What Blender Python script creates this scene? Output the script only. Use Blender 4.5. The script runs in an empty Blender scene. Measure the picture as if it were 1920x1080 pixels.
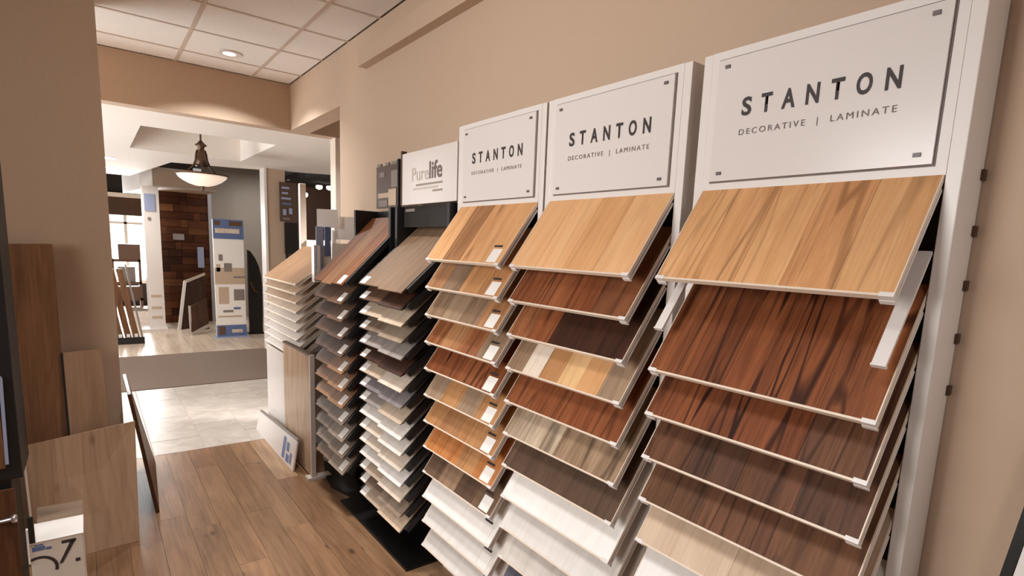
import bpy, bmesh, math, random
from mathutils import Matrix, Vector
random.seed(7)
sc = bpy.context.scene
COL = sc.collection
EYE = 1.75

# ------------------------------------------------------------------ camera
cam_d = bpy.data.cameras.new('camera')
cam = bpy.data.objects.new('camera', cam_d); COL.objects.link(cam)
yaw, pitch, roll = 0.6716, 0.1527, 0.0445
fwd = Vector((math.sin(yaw)*math.cos(pitch), math.cos(yaw)*math.cos(pitch), -math.sin(pitch)))
rgt = Vector((math.cos(yaw), -math.sin(yaw), 0)); up = rgt.cross(fwd)
r2 = math.cos(roll)*rgt + math.sin(roll)*up
u2 = -math.sin(roll)*rgt + math.cos(roll)*up
cam.matrix_world = Matrix(((r2.x, u2.x, -fwd.x, 0), (r2.y, u2.y, -fwd.y, 0), (r2.z, u2.z, -fwd.z, EYE), (0, 0, 0, 1)))
cam_d.sensor_width = 36.0
cam_d.lens = 1043.75/1920*36
cam_d.shift_x = -37.17/1920
cam_d.shift_y = 93.39/1920
cam_d.clip_start = 0.05
sc.camera = cam

# ------------------------------------------------------------------ world, exposure, large lights
w = bpy.data.worlds.new('world'); sc.world = w; w.use_nodes = True
w.node_tree.nodes['Background'].inputs[0].default_value = (1.0, 0.95, 0.9, 1)
w.node_tree.nodes['Background'].inputs[1].default_value = 0.34
sc.view_settings.view_transform = 'Standard'
sc.view_settings.look = 'None'
sc.view_settings.exposure = 0.22
sc.view_settings.gamma = 1.0
sc.view_settings.use_curve_mapping = False

def area(name, loc, target, sx, sy, power, color, spread=180):
    l = bpy.data.lights.new(name, 'AREA'); l.shape = 'RECTANGLE'; l.size = sx; l.size_y = sy
    l.energy = power; l.color = color; l.spread = math.radians(spread)
    o = bpy.data.objects.new(name, l); COL.objects.link(o); o.location = loc
    o.rotation_euler = (Vector(target)-Vector(loc)).to_track_quat('-Z', 'Y').to_euler()
    return o
area('left_rack_fill', (-3.9, 2.0, 2.1), (1.65, 2.1, 2.0), 2.0, 2.0, 37, (0.98, 0.98, 0.98), 72)  # added unseen area light on the racks, beam narrowed to spare the pier
area('camera_side_fill', (0.9, -2.3, 1.7), (1.2, 4, 1.5), 2.0, 2.2, 9, (0.98, 0.98, 0.98))  # invisible soft fill added behind the camera, no window there
area('near_post_fill', (0.5, -0.7, 2.3), (1.6, 0.5, 1.5), 0.3, 0.3, 0.7, (0.95, 0.98, 1.0), 70)  # small extra light added to brighten the near post side
area('ceiling_troffer', (-0.3, 0.9, 3.24), (-0.3, 0.9, 0), 0.6, 1.2, 26, (0.95, 0.98, 1.0), 100)
area('floor_bounce_fill', (0.75, 3.0, 3.24), (0.75, 3.0, 0), 0.3, 0.3, 10, (0.98, 0.98, 0.98), 72)  # unseen light added over the floor, its bounce lifts the ceiling
area('behind_pier_fill', (-2.4, 5.6, 1.5), (1.6, 5.5, 2.7), 0.8, 1.8, 26, (0.98, 0.98, 0.98))  # added light hidden by the pier, brightens ceiling and header
area('downlight_beam', (1.011, 5.485, 3.24), (1.011, 5.485, 0), 0.1, 0.1, 26, (0.92, 0.97, 1.0), 130)
area('soffit_beam', (0.275, 10.5, 2.82), (0.275, 10.5, 0), 0.12, 0.12, 14, (1.0, 0.97, 0.94), 150)
area('soffit_beam', (0.29, 11.92, 2.82), (0.29, 11.92, 0), 0.12, 0.12, 14, (1.0, 0.97, 0.94), 150)
area('entrance_daylight', (-2.6, 7.6, 1.2), (1.6, 7.4, 2.3), 2.4, 2.0, 125, (0.9, 0.96, 1.0))
area('far_window_daylight', (0.3, 16.6, 1.6), (0.6, 10, 0.5), 1.6, 1.8, 380, (0.95, 0.98, 1.0))
area('grey_wall_fill', (3.0, 12.8, 3.03), (3.0, 13.2, 0), 1.0, 0.8, 15, (1.0, 0.97, 0.94))  # out-of-sight fill put in to brighten the grey wall
area('end_rack_fill', (2.7, 4.7, 2.7), (1.4, 4.9, 1.2), 0.5, 0.5, 30, (0.98, 0.98, 0.98), 60)  # unseen light added and aimed at the white rack past the wall

# ------------------------------------------------------------------ materials
def lin(c):
    f = lambda v: (v/255/12.92 if v/255 <= 0.04045 else ((v/255+0.055)/1.055)**2.4)
    return (f(c[0]), f(c[1]), f(c[2]), 1)
MC = {}
def plain(name, c, rough=0.55, metal=0, emit=0, bump=0, bscale=60, var=0.0):
    k = ('p', name)
    if k in MC: return MC[k]
    m = bpy.data.materials.new(name); m.use_nodes = True; nt = m.node_tree; n = nt.nodes; b = n['Principled BSDF']
    b.inputs['Base Color'].default_value = lin(c); b.inputs['Roughness'].default_value = rough; b.inputs['Metallic'].default_value = metal
    if emit:
        b.inputs['Emission Color'].default_value = lin(c); b.inputs['Emission Strength'].default_value = emit
    tc = n.new('ShaderNodeTexCoord')
    if var:
        no = n.new('ShaderNodeTexNoise'); no.inputs['Scale'].default_value = 3.0; no.inputs['Detail'].default_value = 5
        nt.links.new(tc.outputs['Object'], no.inputs['Vector'])
        mr = n.new('ShaderNodeMapRange'); mr.inputs[3].default_value = 1-var; mr.inputs[4].default_value = 1+var
        nt.links.new(no.outputs[0], mr.inputs[0])
        mx = n.new('ShaderNodeMix'); mx.data_type = 'RGBA'; mx.blend_type = 'MULTIPLY'; mx.inputs[0].default_value = 1
        mx.inputs[6].default_value = lin(c)
        nt.links.new(mr.outputs[0], mx.inputs[7]); nt.links.new(mx.outputs[2], b.inputs['Base Color'])
    if bump:
        no = n.new('ShaderNodeTexNoise'); no.inputs['Scale'].default_value = bscale; no.inputs['Detail'].default_value = 4
        nt.links.new(tc.outputs['Object'], no.inputs['Vector'])
        bp = n.new('ShaderNodeBump'); bp.inputs['Strength'].default_value = bump; bp.inputs['Distance'].default_value = 0.01
        nt.links.new(no.outputs[0], bp.inputs['Height']); nt.links.new(bp.outputs[0], b.inputs['Normal'])
    MC[k] = m; return m

def wood(dark, light, line=0.0, scale=1.0, axis='Y', rough=0.42, rnd=0.10, knots=0.0):
    """timber with the grain along a local axis; every object gets its own cut of the pattern"""
    k = ('w', dark, light, line, scale, axis, rough, rnd, knots)
    if k in MC: return MC[k]
    m = bpy.data.materials.new('timber'); m.use_nodes = True; nt = m.node_tree; n = nt.nodes; L = nt.links.new
    b = n['Principled BSDF']; b.inputs['Roughness'].default_value = rough; b.inputs['Specular IOR Level'].default_value = 0.2
    tc = n.new('ShaderNodeTexCoord'); oi = n.new('ShaderNodeObjectInfo')
    off = n.new('ShaderNodeMath'); off.operation = 'MULTIPLY'; off.inputs[1].default_value = 37.0; L(oi.outputs['Random'], off.inputs[0])
    add = n.new('ShaderNodeVectorMath'); add.operation = 'ADD'; L(tc.outputs['Object'], add.inputs[0]); L(off.outputs[0], add.inputs[1])
    def noise(a, c, det, dist=0.0):
        mp = n.new('ShaderNodeMapping'); s = [a*scale]*3; s['XYZ'.index(axis)] = c*scale
        mp.inputs['Scale'].default_value = s; L(add.outputs[0], mp.inputs['Vector'])
        no = n.new('ShaderNodeTexNoise'); no.inputs['Scale'].default_value = 1; no.inputs['Detail'].default_value = det
        no.inputs['Roughness'].default_value = 0.6; no.inputs['Distortion'].default_value = dist
        L(mp.outputs[0], no.inputs['Vector']); return no.outputs[0]
    broad = noise(16, 2.2, 3, 0.6); fine = noise(150, 5, 5)
    mixv = n.new('ShaderNodeMix'); mixv.data_type = 'FLOAT'; mixv.inputs[0].default_value = 0.38
    L(broad, mixv.inputs[2]); L(fine, mixv.inputs[3])
    rp = n.new('ShaderNodeValToRGB'); rp.color_ramp.elements[0].position = 0.34; rp.color_ramp.elements[1].position = 0.66
    rp.color_ramp.elements[0].color = lin(dark); rp.color_ramp.elements[1].color = lin(light)
    L(mixv.outputs[0], rp.inputs[0]); colr = rp.outputs[0]
    if line:
        # figure lines: iso-lines of a stretched noise field
        fld = noise(9, 0.7, 1.5, 0.3)
        mu = n.new('ShaderNodeMath'); mu.operation = 'MULTIPLY'; mu.inputs[1].default_value = 36; L(fld, mu.inputs[0])
        sn = n.new('ShaderNodeMath'); sn.operation = 'SINE'; L(mu.outputs[0], sn.inputs[0])
        mr = n.new('ShaderNodeMapRange'); mr.inputs[1].default_value = 0.72; mr.inputs[2].default_value = 1.0; mr.inputs[3].default_value = 0; mr.inputs[4].default_value = line*1.9
        L(sn.outputs[0], mr.inputs[0])
        msk = n.new('ShaderNodeMath'); msk.operation = 'MULTIPLY'; L(mr.outputs[0], msk.inputs[0]); L(noise(10, 1.5, 2), msk.inputs[1])
        st = n.new('ShaderNodeMapRange'); st.inputs[1].default_value = 0.56; st.inputs[2].default_value = 0.74; st.inputs[3].default_value = 0; st.inputs[4].default_value = line*0.85
        L(noise(95, 2.6, 3, 0.5), st.inputs[0])
        mxx = n.new('ShaderNodeMath'); mxx.operation = 'MAXIMUM'; L(msk.outputs[0], mxx.inputs[0]); L(st.outputs[0], mxx.inputs[1]); msk = mxx
        m2 = n.new('ShaderNodeMix'); m2.data_type = 'RGBA'; L(msk.outputs[0], m2.inputs[0]); L(colr, m2.inputs[6])
        d = lin(dark); m2.inputs[7].default_value = (d[0]*0.30, d[1]*0.27, d[2]*0.27, 1); colr = m2.outputs[2]
    if knots:
        mp = n.new('ShaderNodeMapping'); s = [7.0]*3; s['XYZ'.index(axis)] = 3.2; mp.inputs['Scale'].default_value = s; L(add.outputs[0], mp.inputs['Vector'])
        vo = n.new('ShaderNodeTexVoronoi'); vo.inputs['Scale'].default_value = 1; L(mp.outputs[0], vo.inputs['Vector'])
        mr = n.new('ShaderNodeMapRange'); mr.inputs[1].default_value = 0.05; mr.inputs[2].default_value = 0.15; mr.inputs[3].default_value = knots; mr.inputs[4].default_value = 0
        L(vo.outputs['Distance'], mr.inputs[0])
        m2 = n.new('ShaderNodeMix'); m2.data_type = 'RGBA'; L(mr.outputs[0], m2.inputs[0]); L(colr, m2.inputs[6])
        d = lin(dark); m2.inputs[7].default_value = (d[0]*0.3, d[1]*0.28, d[2]*0.25, 1); colr = m2.outputs[2]
    if rnd:
        mr = n.new('ShaderNodeMapRange'); mr.inputs[3].default_value = 1-rnd; mr.inputs[4].default_value = 1+rnd; L(oi.outputs['Random'], mr.inputs[0])
        m3 = n.new('ShaderNodeMix'); m3.data_type = 'RGBA'; m3.blend_type = 'MULTIPLY'; m3.inputs[0].default_value = 1
        L(colr, m3.inputs[6]); L(mr.outputs[0], m3.inputs[7]); colr = m3.outputs[2]
    L(colr, b.inputs['Base Color'])
    bp = n.new('ShaderNodeBump'); bp.inputs['Strength'].default_value = 0.12; bp.inputs['Distance'].default_value = 0.003
    L(fine, bp.inputs['Height']); L(bp.outputs[0], b.inputs['Normal'])
    MC[k] = m; return m

WALL = plain('wall_paint', (191, 164, 140), 0.85, bump=0.1, bscale=45)
WALLG = plain('grey_paint', (158, 147, 136), 0.85, bump=0.2)
CEILP = plain('ceiling_plaster', (236, 226, 216), 0.9, bump=0.15)
CTILE = plain('ceiling_tile_fibre', (238, 230, 222), 0.95, bump=0.5, bscale=180)
TBAR = plain('ceiling_rail_paint', (200, 182, 166), 0.7)
WHITE = plain('white_enamel', (226, 217, 210), 0.38)
WHITE2 = plain('white_acrylic', (222, 213, 207), 0.22)
LIP = plain('pale_edge_trim', (226, 205, 184), 0.35)
BLACK = plain('black_enamel', (15, 11, 9), 0.5)
DARK = plain('charcoal_sheet', (26, 20, 16), 0.7)
INK = plain('dark_ink', (52, 42, 40), 0.6)
INKL = plain('grey_ink', (150, 134, 124), 0.6)
INKM = plain('mid_grey_ink', (112, 98, 92), 0.6)
CHROME = plain('chrome', (200, 195, 190), 0.2, 0.9)
BLUE = plain('blue_print', (92, 108, 148), 0.5)
BLUEL = plain('pale_blue_print', (150, 158, 184), 0.5)
LABEL = plain('label_paper', (236, 228, 220), 0.6)
BRONZE = plain('aged_bronze', (92, 68, 50), 0.4, 0.6)
TANPR = plain('tan_print', (190, 165, 140), 0.6)
GREYPR = plain('grey_print', (128, 116, 108), 0.6)
BROWNPR = plain('brown_print', (96, 66, 48), 0.6)

# ------------------------------------------------------------------ mesh helpers
class MB:
    def __init__(s): s.v = []; s.f = []
    def box(s, x0, x1, y0, y1, z0, z1):
        b = len(s.v)
        s.v += [(x, y, z) for z in (z0, z1) for y in (y0, y1) for x in (x0, x1)]
        s.f += [tuple(b+i for i in q) for q in ((0,2,3,1),(4,5,7,6),(0,1,5,4),(2,6,7,3),(0,4,6,2),(1,3,7,5))]
        return s
    def hexa(s, lo, hi):      # lo / hi: four corners each, same winding
        b = len(s.v); s.v += [tuple(p) for p in lo] + [tuple(p) for p in hi]
        s.f += [(b+3,b+2,b+1,b), (b+4,b+5,b+6,b+7)] + [(b+i, b+(i+1)%4, b+4+(i+1)%4, b+4+i) for i in range(4)]
        return s
    def slab(s, quad, th):    # quad: four front corners; the thickness goes away from the front
        q = [Vector(p) for p in quad]; nrm = (q[1]-q[0]).cross(q[3]-q[0]).normalized()
        return s.hexa([p-nrm*th for p in q], q)
    def prism(s, pts, axis, a0, a1):   # pts in the plane across the axis
        b = len(s.v); n = len(pts)
        def P(p, a): return {'X': (a, p[0], p[1]), 'Y': (p[0], a, p[1]), 'Z': (p[0], p[1], a)}[axis]
        s.v += [P(p, a0) for p in pts] + [P(p, a1) for p in pts]
        s.f += [tuple(b+i for i in range(n))[::-1], tuple(b+n+i for i in range(n))]
        s.f += [(b+i, b+(i+1)%n, b+n+(i+1)%n, b+n+i) for i in range(n)]
        return s
    def lathe(s, prof, cx, cy, seg=28):
        b = len(s.v); n = len(prof)
        for r, z in prof:
            for k in range(seg):
                a = 2*math.pi*k/seg; s.v.append((cx+r*math.cos(a), cy+r*math.sin(a), z))
        for i in range(n-1):
            for k in range(seg):
                s.f.append((b+i*seg+k, b+i*seg+(k+1)%seg, b+(i+1)*seg+(k+1)%seg, b+(i+1)*seg+k))
        s.f.append(tuple(b+k for k in range(seg))[::-1]); s.f.append(tuple(b+(n-1)*seg+k for k in range(seg)))
        return s
    def tube(s, pts, r, seg=10):
        pts = [Vector(p) for p in pts]; b = len(s.v)
        for i, p in enumerate(pts):
            d = (pts[min(i+1, len(pts)-1)]-pts[max(i-1, 0)]).normalized()
            a = d.orthogonal().normalized(); c = d.cross(a)
            if i and abs(a.dot(pa)) < 0.99:
                a = (pa-d*pa.dot(d)).normalized(); c = d.cross(a)
            pa = a
            rr = r[i] if isinstance(r, (list, tuple)) else r
            for k in range(seg):
                t = 2*math.pi*k/seg; s.v.append(tuple(p+a*(rr*math.cos(t))+c*(rr*math.sin(t))))
        for i in range(len(pts)-1):
            for k in range(seg):
                s.f.append((b+i*seg+k, b+i*seg+(k+1)%seg, b+(i+1)*seg+(k+1)%seg, b+(i+1)*seg+k))
        s.f.append(tuple(b+k for k in range(seg))[::-1]); s.f.append(tuple(b+(len(pts)-1)*seg+k for k in range(seg)))
        return s
    def mesh(s, name, mat=None, smooth=False):
        me = bpy.data.meshes.new(name); me.from_pydata(s.v, [], s.f)
        bm = bmesh.new(); bm.from_mesh(me); bmesh.ops.recalc_face_normals(bm, faces=bm.faces); bm.to_mesh(me); bm.free()
        if mat: me.materials.append(mat)
        if smooth:
            for p in me.polygons: p.use_smooth = True
        return me

def link(name, me, parent=None, bevel=0):
    o = bpy.data.objects.new(name, me); COL.objects.link(o)
    if parent: o.parent = parent
    if bevel:
        md = o.modifiers.new('bevel', 'BEVEL'); md.width = bevel; md.segments = 2; md.limit_method = 'ANGLE'
    return o
def part(name, mb, mat, parent=None, bevel=0, smooth=False):
    return link(name, mb.mesh(name, mat, smooth), parent, bevel)
def struct(name, mb, mat, parent=None):
    o = part(name, mb, mat, parent)
    if parent is None: o['kind'] = 'structure'
    return o
def thing(name, label, cat, loc=(0, 0, 0), group=None):
    o = bpy.data.objects.new(name, None); COL.objects.link(o); o.empty_display_size = 0.05
    o.location = loc; o['label'] = label; o['category'] = cat
    if group: o['group'] = group
    return o
def tag(o, label, cat, group=None):
    o['label'] = label; o['category'] = cat
    if group: o['group'] = group
    return o
def keep(o, t):      # child meshes are given in world coordinates: undo the Empty's shift
    o.matrix_parent_inverse = Matrix.Translation(-Vector(t.location)); return o
def wpart(name, mb, mat, t, bevel=0, smooth=False):
    return keep(part(name, mb, mat, t, bevel, smooth), t)
def letters(name, body, mat, parent, origin, xdir, ydir, width, height, spacing=1.0, bold=0.0, th=0.0012):
    """flat lettering fitted to a width and a cap height; origin = its lower left corner"""
    cu = bpy.data.curves.new(name, 'FONT'); cu.body = body; cu.size = 1; cu.space_character = spacing; cu.offset = bold; cu.resolution_u = 4
    tmp = bpy.data.objects.new('tmp', cu); COL.objects.link(tmp)
    dg = bpy.context.evaluated_depsgraph_get(); dg.update()
    me = bpy.data.meshes.new_from_object(tmp.evaluated_get(dg))
    bpy.data.objects.remove(tmp)
    xs = [v.co.x for v in me.vertices]; ys = [v.co.y for v in me.vertices]
    x0, x1, y0, y1 = min(xs), max(xs), min(ys), max(ys)
    X, Yv, O = Vector(xdir), Vector(ydir), Vector(origin); N = X.cross(Yv)
    for v in me.vertices:
        v.co = O + X*((v.co.x-x0)/(x1-x0)*width) + Yv*((v.co.y-y0)/(y1-y0)*height) + N*th
    me.materials.clear(); me.materials.append(mat); me.name = name
    return link(name, me, parent)

# ------------------------------------------------------------------ the room
SOF, CEI = 1.0926+EYE, 1.5226+EYE
YH = 6.08
# floors
fl = struct('floor', MB().box(-4.5, 7, -2.5, 20, -0.12, -0.012), plain('subfloor', (120, 95, 72), 0.8))
fb = MB().box(-4.5, 1.65, -2.5, 1.4, -0.012, 0.0).box(-4.5, -1.3, 1.4, 5.18, -0.012, 0.0)
part('floor_boards', fb, wood((120, 88, 62), (166, 130, 98), scale=0.6), fl)
FW = [wood((114, 82, 57), (158, 120, 88), 0.2, 0.55, rough=0.34, rnd=0.14, knots=0.75),
      wood((140, 107, 79), (186, 150, 117), 0.2, 0.55, rough=0.34, rnd=0.08, knots=0.6),
      wood((104, 73, 50), (146, 108, 79), 0.2, 0.55, rough=0.34, rnd=0.1, knots=0.75)]
PW = 0.152
fm = {}
for i in range(20):
    x0 = 0.535 - 12*PW + i*PW
    y = 1.4; k = 0
    y = 1.4 - random.uniform(0, 1.1)
    ends = []
    while y < 5.18:
        ln = random.choice((1.2, 1.6, 1.9)); a, b_ = max(y, 1.4), min(y+ln, 5.18)
        if b_-a > 0.05: ends.append((a, b_))
        y += ln
    for a, b_ in ends:
        w_ = min(PW, 1.648-x0)
        mb = MB().box(0.0007, w_-0.0007, 0.0008, b_-a-0.0008, -0.012, random.uniform(-0.0006, 0.0))
        o = part('floor_plank', mb, random.choice((FW[0], FW[0], FW[1], FW[2])), fl); o.location = (x0, a, 0)
# stone tiles of the entrance
def stone(name, c1, c2, rough):
    m = bpy.data.materials.new(name); m.use_nodes = True; nt = m.node_tree; n = nt.nodes; b = n['Principled BSDF']; b.inputs['Roughness'].default_value = rough; b.inputs['Specular IOR Level'].default_value = 0.2
    tc = n.new('ShaderNodeTexCoord'); oi = n.new('ShaderNodeObjectInfo'); ad = n.new('ShaderNodeVectorMath'); ad.operation = 'ADD'
    mu = n.new('ShaderNodeMath'); mu.operation = 'MULTIPLY'; mu.inputs[1].default_value = 19
    nt.links.new(oi.outputs['Random'], mu.inputs[0]); nt.links.new(tc.outputs['Object'], ad.inputs[0]); nt.links.new(mu.outputs[0], ad.inputs[1])
    no = n.new('ShaderNodeTexNoise'); no.inputs['Scale'].default_value = 6; no.inputs['Detail'].default_value = 6; no.inputs['Distortion'].default_value = 0.8
    nt.links.new(ad.outputs[0], no.inputs['Vector'])
    rp = n.new('ShaderNodeValToRGB'); rp.color_ramp.elements[0].position = .35; rp.color_ramp.elements[1].position = .65
    rp.color_ramp.elements[0].color = lin(c1); rp.color_ramp.elements[1].color = lin(c2)
    nt.links.new(no.outputs[0], rp.inputs[0]); nt.links.new(rp.outputs[0], b.inputs['Base Color'])
    return m
STONE = stone('cream_stone', (182, 170, 159), (200, 189, 178), 0.3)
GROUT = plain('grout', (196, 180, 166), 0.9)
part('floor_grout', MB().box(-4.5, 7, 5.18, 7.55, -0.012, -0.003), GROUT, fl)
TW, TL = 0.362, 0.72
tmesh = MB().box(0.004, TW-0.004, 0.004, TL-0.004, -0.011, 0).mesh('floor_tile', STONE)
for i in range(-2, 8):
    x0 = 0.308 + i*TW
    yy = 5.184 + (0.36 if i % 2 else 0.0) - 0.36
    while yy < 7.54:
        a, b_ = max(yy, 5.184), min(yy+TL, 7.546)
        if b_-a > 0.05:
            if abs(b_-a-TL) < 0.001: me = tmesh
            else: me = MB().box(0.004, TW-0.004, 0.004, b_-a-0.004, -0.011, 0).mesh('floor_tile', STONE)
            o = link('floor_tile', me, fl); o.location = (x0, a, 0)
        yy += TL
mat_ = part('entrance_mat', MB().box(-1.6, 2.15, 7.56, 9.74, -0.010, 0.006), plain('brown_grey_mat', (126, 106, 92), 0.95, bump=0.6, bscale=250), None)
tag(mat_, 'brown grey entrance mat lying between the cream tiles and the far wood floor', 'mat')
farw = wood((196, 174, 152), (224, 206, 186), 0.0, 0.5, rough=0.22, rnd=0.06)
for i in range(-8, 22):
    for j, y0 in enumerate((9.75, 11.55, 13.35, 15.2)):
        if j > 1 and (i < -4 or i > 16): continue
        y1 = (11.55, 13.35, 15.2, 17.4)[j]
        o = part('floor_plank', MB().box(0.001, 0.199, 0.002, y1-y0-0.002, -0.012, 0), farw, fl); o.location = (i*0.2, y0, 0)

# walls
wr = MB().prism([(-2.5, 0), (4.69, 0), (4.69, SOF), (YH, SOF), (YH, CEI), (-2.5, CEI)], 'X', 1.65, 1.83)
struct('wall_right', wr, WALL)
struct('trim_1', MB().box(1.585, 1.65, -2.0, 4.13, 1.2525+EYE, 1.375+EYE), WALL)
struct('wall_back', MB().box(-3.2, 4.5, YH, YH+0.16, SOF, CEI), WALL)                    # header over the passage
struct('wall_left', MB().box(-3.2, 0.1, 4.1, 5.1, 0, CEI), WALL)                       # the pier on the left
struct('wall_side_room', MB().box(2.09, 4.5, YH, YH+0.16, 0, SOF), plain('pale_paint', (226, 212, 196), 0.8))
struct('wall_near', MB().box(-4.5, 1.83, -2.62, -2.5, 0, CEI), WALL)
struct('wall_far_left', MB().box(-4.62, -4.5, -2.62, 6.24, 0, CEI), WALL)
struct('wall_side_room_right', MB().box(4.5, 4.66, 3.0, YH+.16, 0, CEI), WALL)
# main ceiling: grid of fibre panels between rails
ce = struct('ceiling', MB().box(-4.5, 6.5, -2.5, YH+0.16, CEI+0.03, CEI+0.12), CEILP)
part('ceiling_field', MB().box(-4.5, -0.55, -2.5, YH, CEI+0.002, CEI+0.03).box(-0.55, 1.65, -2.5, 2.66, CEI+0.002, CEI+0.03).box(1.83, 4.5, 2.0, YH, CEI, CEI+0.03), CTILE, ce)
xl = [1.305-0.615*k for k in range(4)][::-1] + [1.65]
yl = [5.70-0.605*k for k in range(6)][::-1] + [YH]
for i in range(len(xl)-1):
    for j in range(len(yl)-1):
        part('ceiling_tile', MB().box(xl[i]+0.011, xl[i+1]-0.011, yl[j]+0.011, yl[j+1]-0.011, CEI+0.004, CEI+0.022), CTILE, ce)
for x in xl[:-1]: part('ceiling_rail', MB().box(x-0.012, x+0.012, yl[0], YH, CEI-0.001, CEI+0.03), TBAR, ce)
for y in yl[:-1]: part('ceiling_rail', MB().box(xl[0], 1.65, y-0.012, y+0.012, CEI, CEI+0.03), TBAR, ce)
# lower plaster ceiling of the entrance with its tray
TZ = SOF+0.30
s = MB()
s.box(-3.2, 6.5, YH+0.16, 7.13, SOF, TZ).box(-3.2, 0.48, 7.13, 9.06, SOF, TZ).box(1.765, 6.5, 7.13, 9.06, SOF, TZ)
s.box(-3.2, 6.5, 7.13, 9.06, TZ, TZ+0.05)
s.prism([(-3.2, 9.06), (6.5, 9.06), (3.2, 9.35), (1.9, 9.95), (1.04, 10.2), (0.68, 13.3), (-3.2, 13.3)], 'Z', SOF, TZ)
struct('ceiling_entrance', s, CEILP)
# dark upper ceiling of the far showroom
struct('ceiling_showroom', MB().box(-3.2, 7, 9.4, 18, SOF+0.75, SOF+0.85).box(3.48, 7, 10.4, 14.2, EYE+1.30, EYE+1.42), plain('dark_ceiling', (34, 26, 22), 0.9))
# far walls
struct('wall_grey', MB().box(1.99, 3.45, 14.0, 14.15, 0, 3.6), WALLG)
wb = struct('wall_far_right', MB().box(3.45, 6.8, 14.05, 14.2, 0, EYE+1.30), plain('brown_wall_paint', (84, 58, 42), 0.7, var=0.3))
pil = struct('wall_pillar', MB().box(2.19, 2.47, 9.5, 9.75, 0, SOF), plain('tan_pillar_paint', (184, 160, 138), 0.8))
part('corner_bead', MB().box(2.165, 2.2, 9.485, 9.76, 0, SOF), WHITE, pil)
# storefront at the very back
sf = struct('wall_far', MB().box(-2.5, 2.2, 17.0, 17.15, EYE+0.97, SOF+0.8).box(-2.5, 2.2, 17.0, 17.15, 0, 0.55), plain('dark_fascia', (38, 29, 24), 0.8))
part('light_bar', MB().box(-2.5, 2.2, 16.93, 17.0, EYE+0.87, EYE+0.97), CEILP, sf)
part('valance', MB().box(-2.5, 2.2, 16.96, 17.05, EYE+0.45, EYE+0.87), plain('brown_valance', (74, 50, 36), 0.8, var=0.4), sf)
win = bpy.data.objects.new('window_1', MB().box(-2.5, 2.2, 17.04, 17.06, 0.55, EYE+0.45).mesh('window_1', plain('daylit_glass', (255, 248, 240), 0.3, emit=1.1)))
COL.objects.link(win); win['kind'] = 'structure'
for x in (-0.9, -0.1, 0.72, 1.5): part('window_frame', MB().box(x-0.03, x+0.03, 16.98, 17.04, 0.55, EYE+0.45), WHITE, win)
part('window_frame', MB().box(-2.5, 2.2, 16.98, 17.04, EYE+0.24, EYE+0.29), WHITE, win)
part('window_frame', MB().box(-2.5, 2.2, 16.98, 17.04, 0.55, 0.62), WHITE, win)

# ------------------------------------------------------------------ lamps one can see
t = thing('ceiling_light', 'small round recessed downlight shining in the tiled ceiling', 'ceiling light', (1.011, 5.485, CEI))
wpart('trim_ring', MB().lathe([(0.055, CEI-0.006), (0.09, CEI-0.006), (0.09, CEI+0.003), (0.055, CEI+0.003)], 1.011, 5.485), WHITE, t)
wpart('bulb', MB().lathe([(0.02, CEI-0.010), (0.056, CEI-0.005), (0.056, CEI+0.002)], 1.011, 5.485), plain('lamp_glow', (255, 246, 232), 0.4, emit=4), t)
for i, (x, y, which) in enumerate(((0.275, 10.5, 'nearer'), (0.29, 11.92, 'farther'))):
    t = thing('ceiling_light', f'{which} of the two flat downlights in the entrance ceiling beside the pier', 'ceiling light', (x, y, SOF))
    wpart('trim_ring', MB().lathe([(0.08, SOF-0.006), (0.12, SOF-0.006), (0.12, SOF+0.0), (0.08, SOF+0.0)], x, y), WHITE, t)
    wpart('bulb', MB().lathe([(0.02, SOF-0.012), (0.082, SOF-0.006), (0.082, SOF)], x, y), plain('lamp_glow', (255, 246, 232), 0.4, emit=4), t)
# bowl pendant in the tray
px, py = 1.137, 8.05
zr = EYE+0.752
t = thing('pendant_lamp', 'bronze pendant lamp with a wide white glass bowl in the tray ceiling', 'lamp', (px, py, TZ))
wpart('canopy', MB().lathe([(0.02, TZ-0.03), (0.075, TZ-0.02), (0.08, TZ)], px, py), BRONZE, t, smooth=True)
wpart('chain', MB().tube([(px, py, TZ-0.02), (px, py, EYE+1.13)], 0.010), BRONZE, t)
wpart('hub', MB().lathe([(0.012, EYE+1.16), (0.04, EYE+1.125), (0.068, EYE+1.105), (0.036, EYE+1.08), (0.034, EYE+1.03), (0.05, EYE+0.95), (0.075, EYE+0.86), (0.03, EYE+0.85)][::-1], px, py), BRONZE, t, smooth=True)
for k in range(3):
    a = 0.4+k*2*math.pi/3; c_, s_ = math.cos(a), math.sin(a)
    P = [(0.045, 1.05), (0.062, 1.0), (0.07, 0.93), (0.10, 0.86), (0.17, 0.80), (0.277, 0.757)]
    wpart('arm', MB().tube([(px+r*c_, py+r*s_, EYE+z) for r, z in P], 0.012, 8), BRONZE, t, smooth=True)
wpart('rim', MB().lathe([(0.268, zr-0.006), (0.292, zr-0.006), (0.292, zr+0.012), (0.268, zr+0.012)], px, py, 36), BRONZE, t)
wpart('bowl', MB().lathe([(0.012, zr-0.135), (0.08, zr-0.128), (0.15, zr-0.105), (0.21, zr-0.072), (0.252, zr-0.035), (0.275, zr-0.004), (0.262, zr-0.004), (0.235, zr-0.035), (0.19, zr-0.066), (0.12, zr-0.096), (0.01, zr-0.118)], px, py, 36), plain('lit_bowl_glass', (246, 226, 208), 0.3, emit=0.5), t, smooth=True)
wpart('finial', MB().lathe([(0.004, zr-0.185), (0.02, zr-0.17), (0.012, zr-0.15), (0.03, zr-0.132)], px, py), BRONZE, t, smooth=True)

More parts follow.
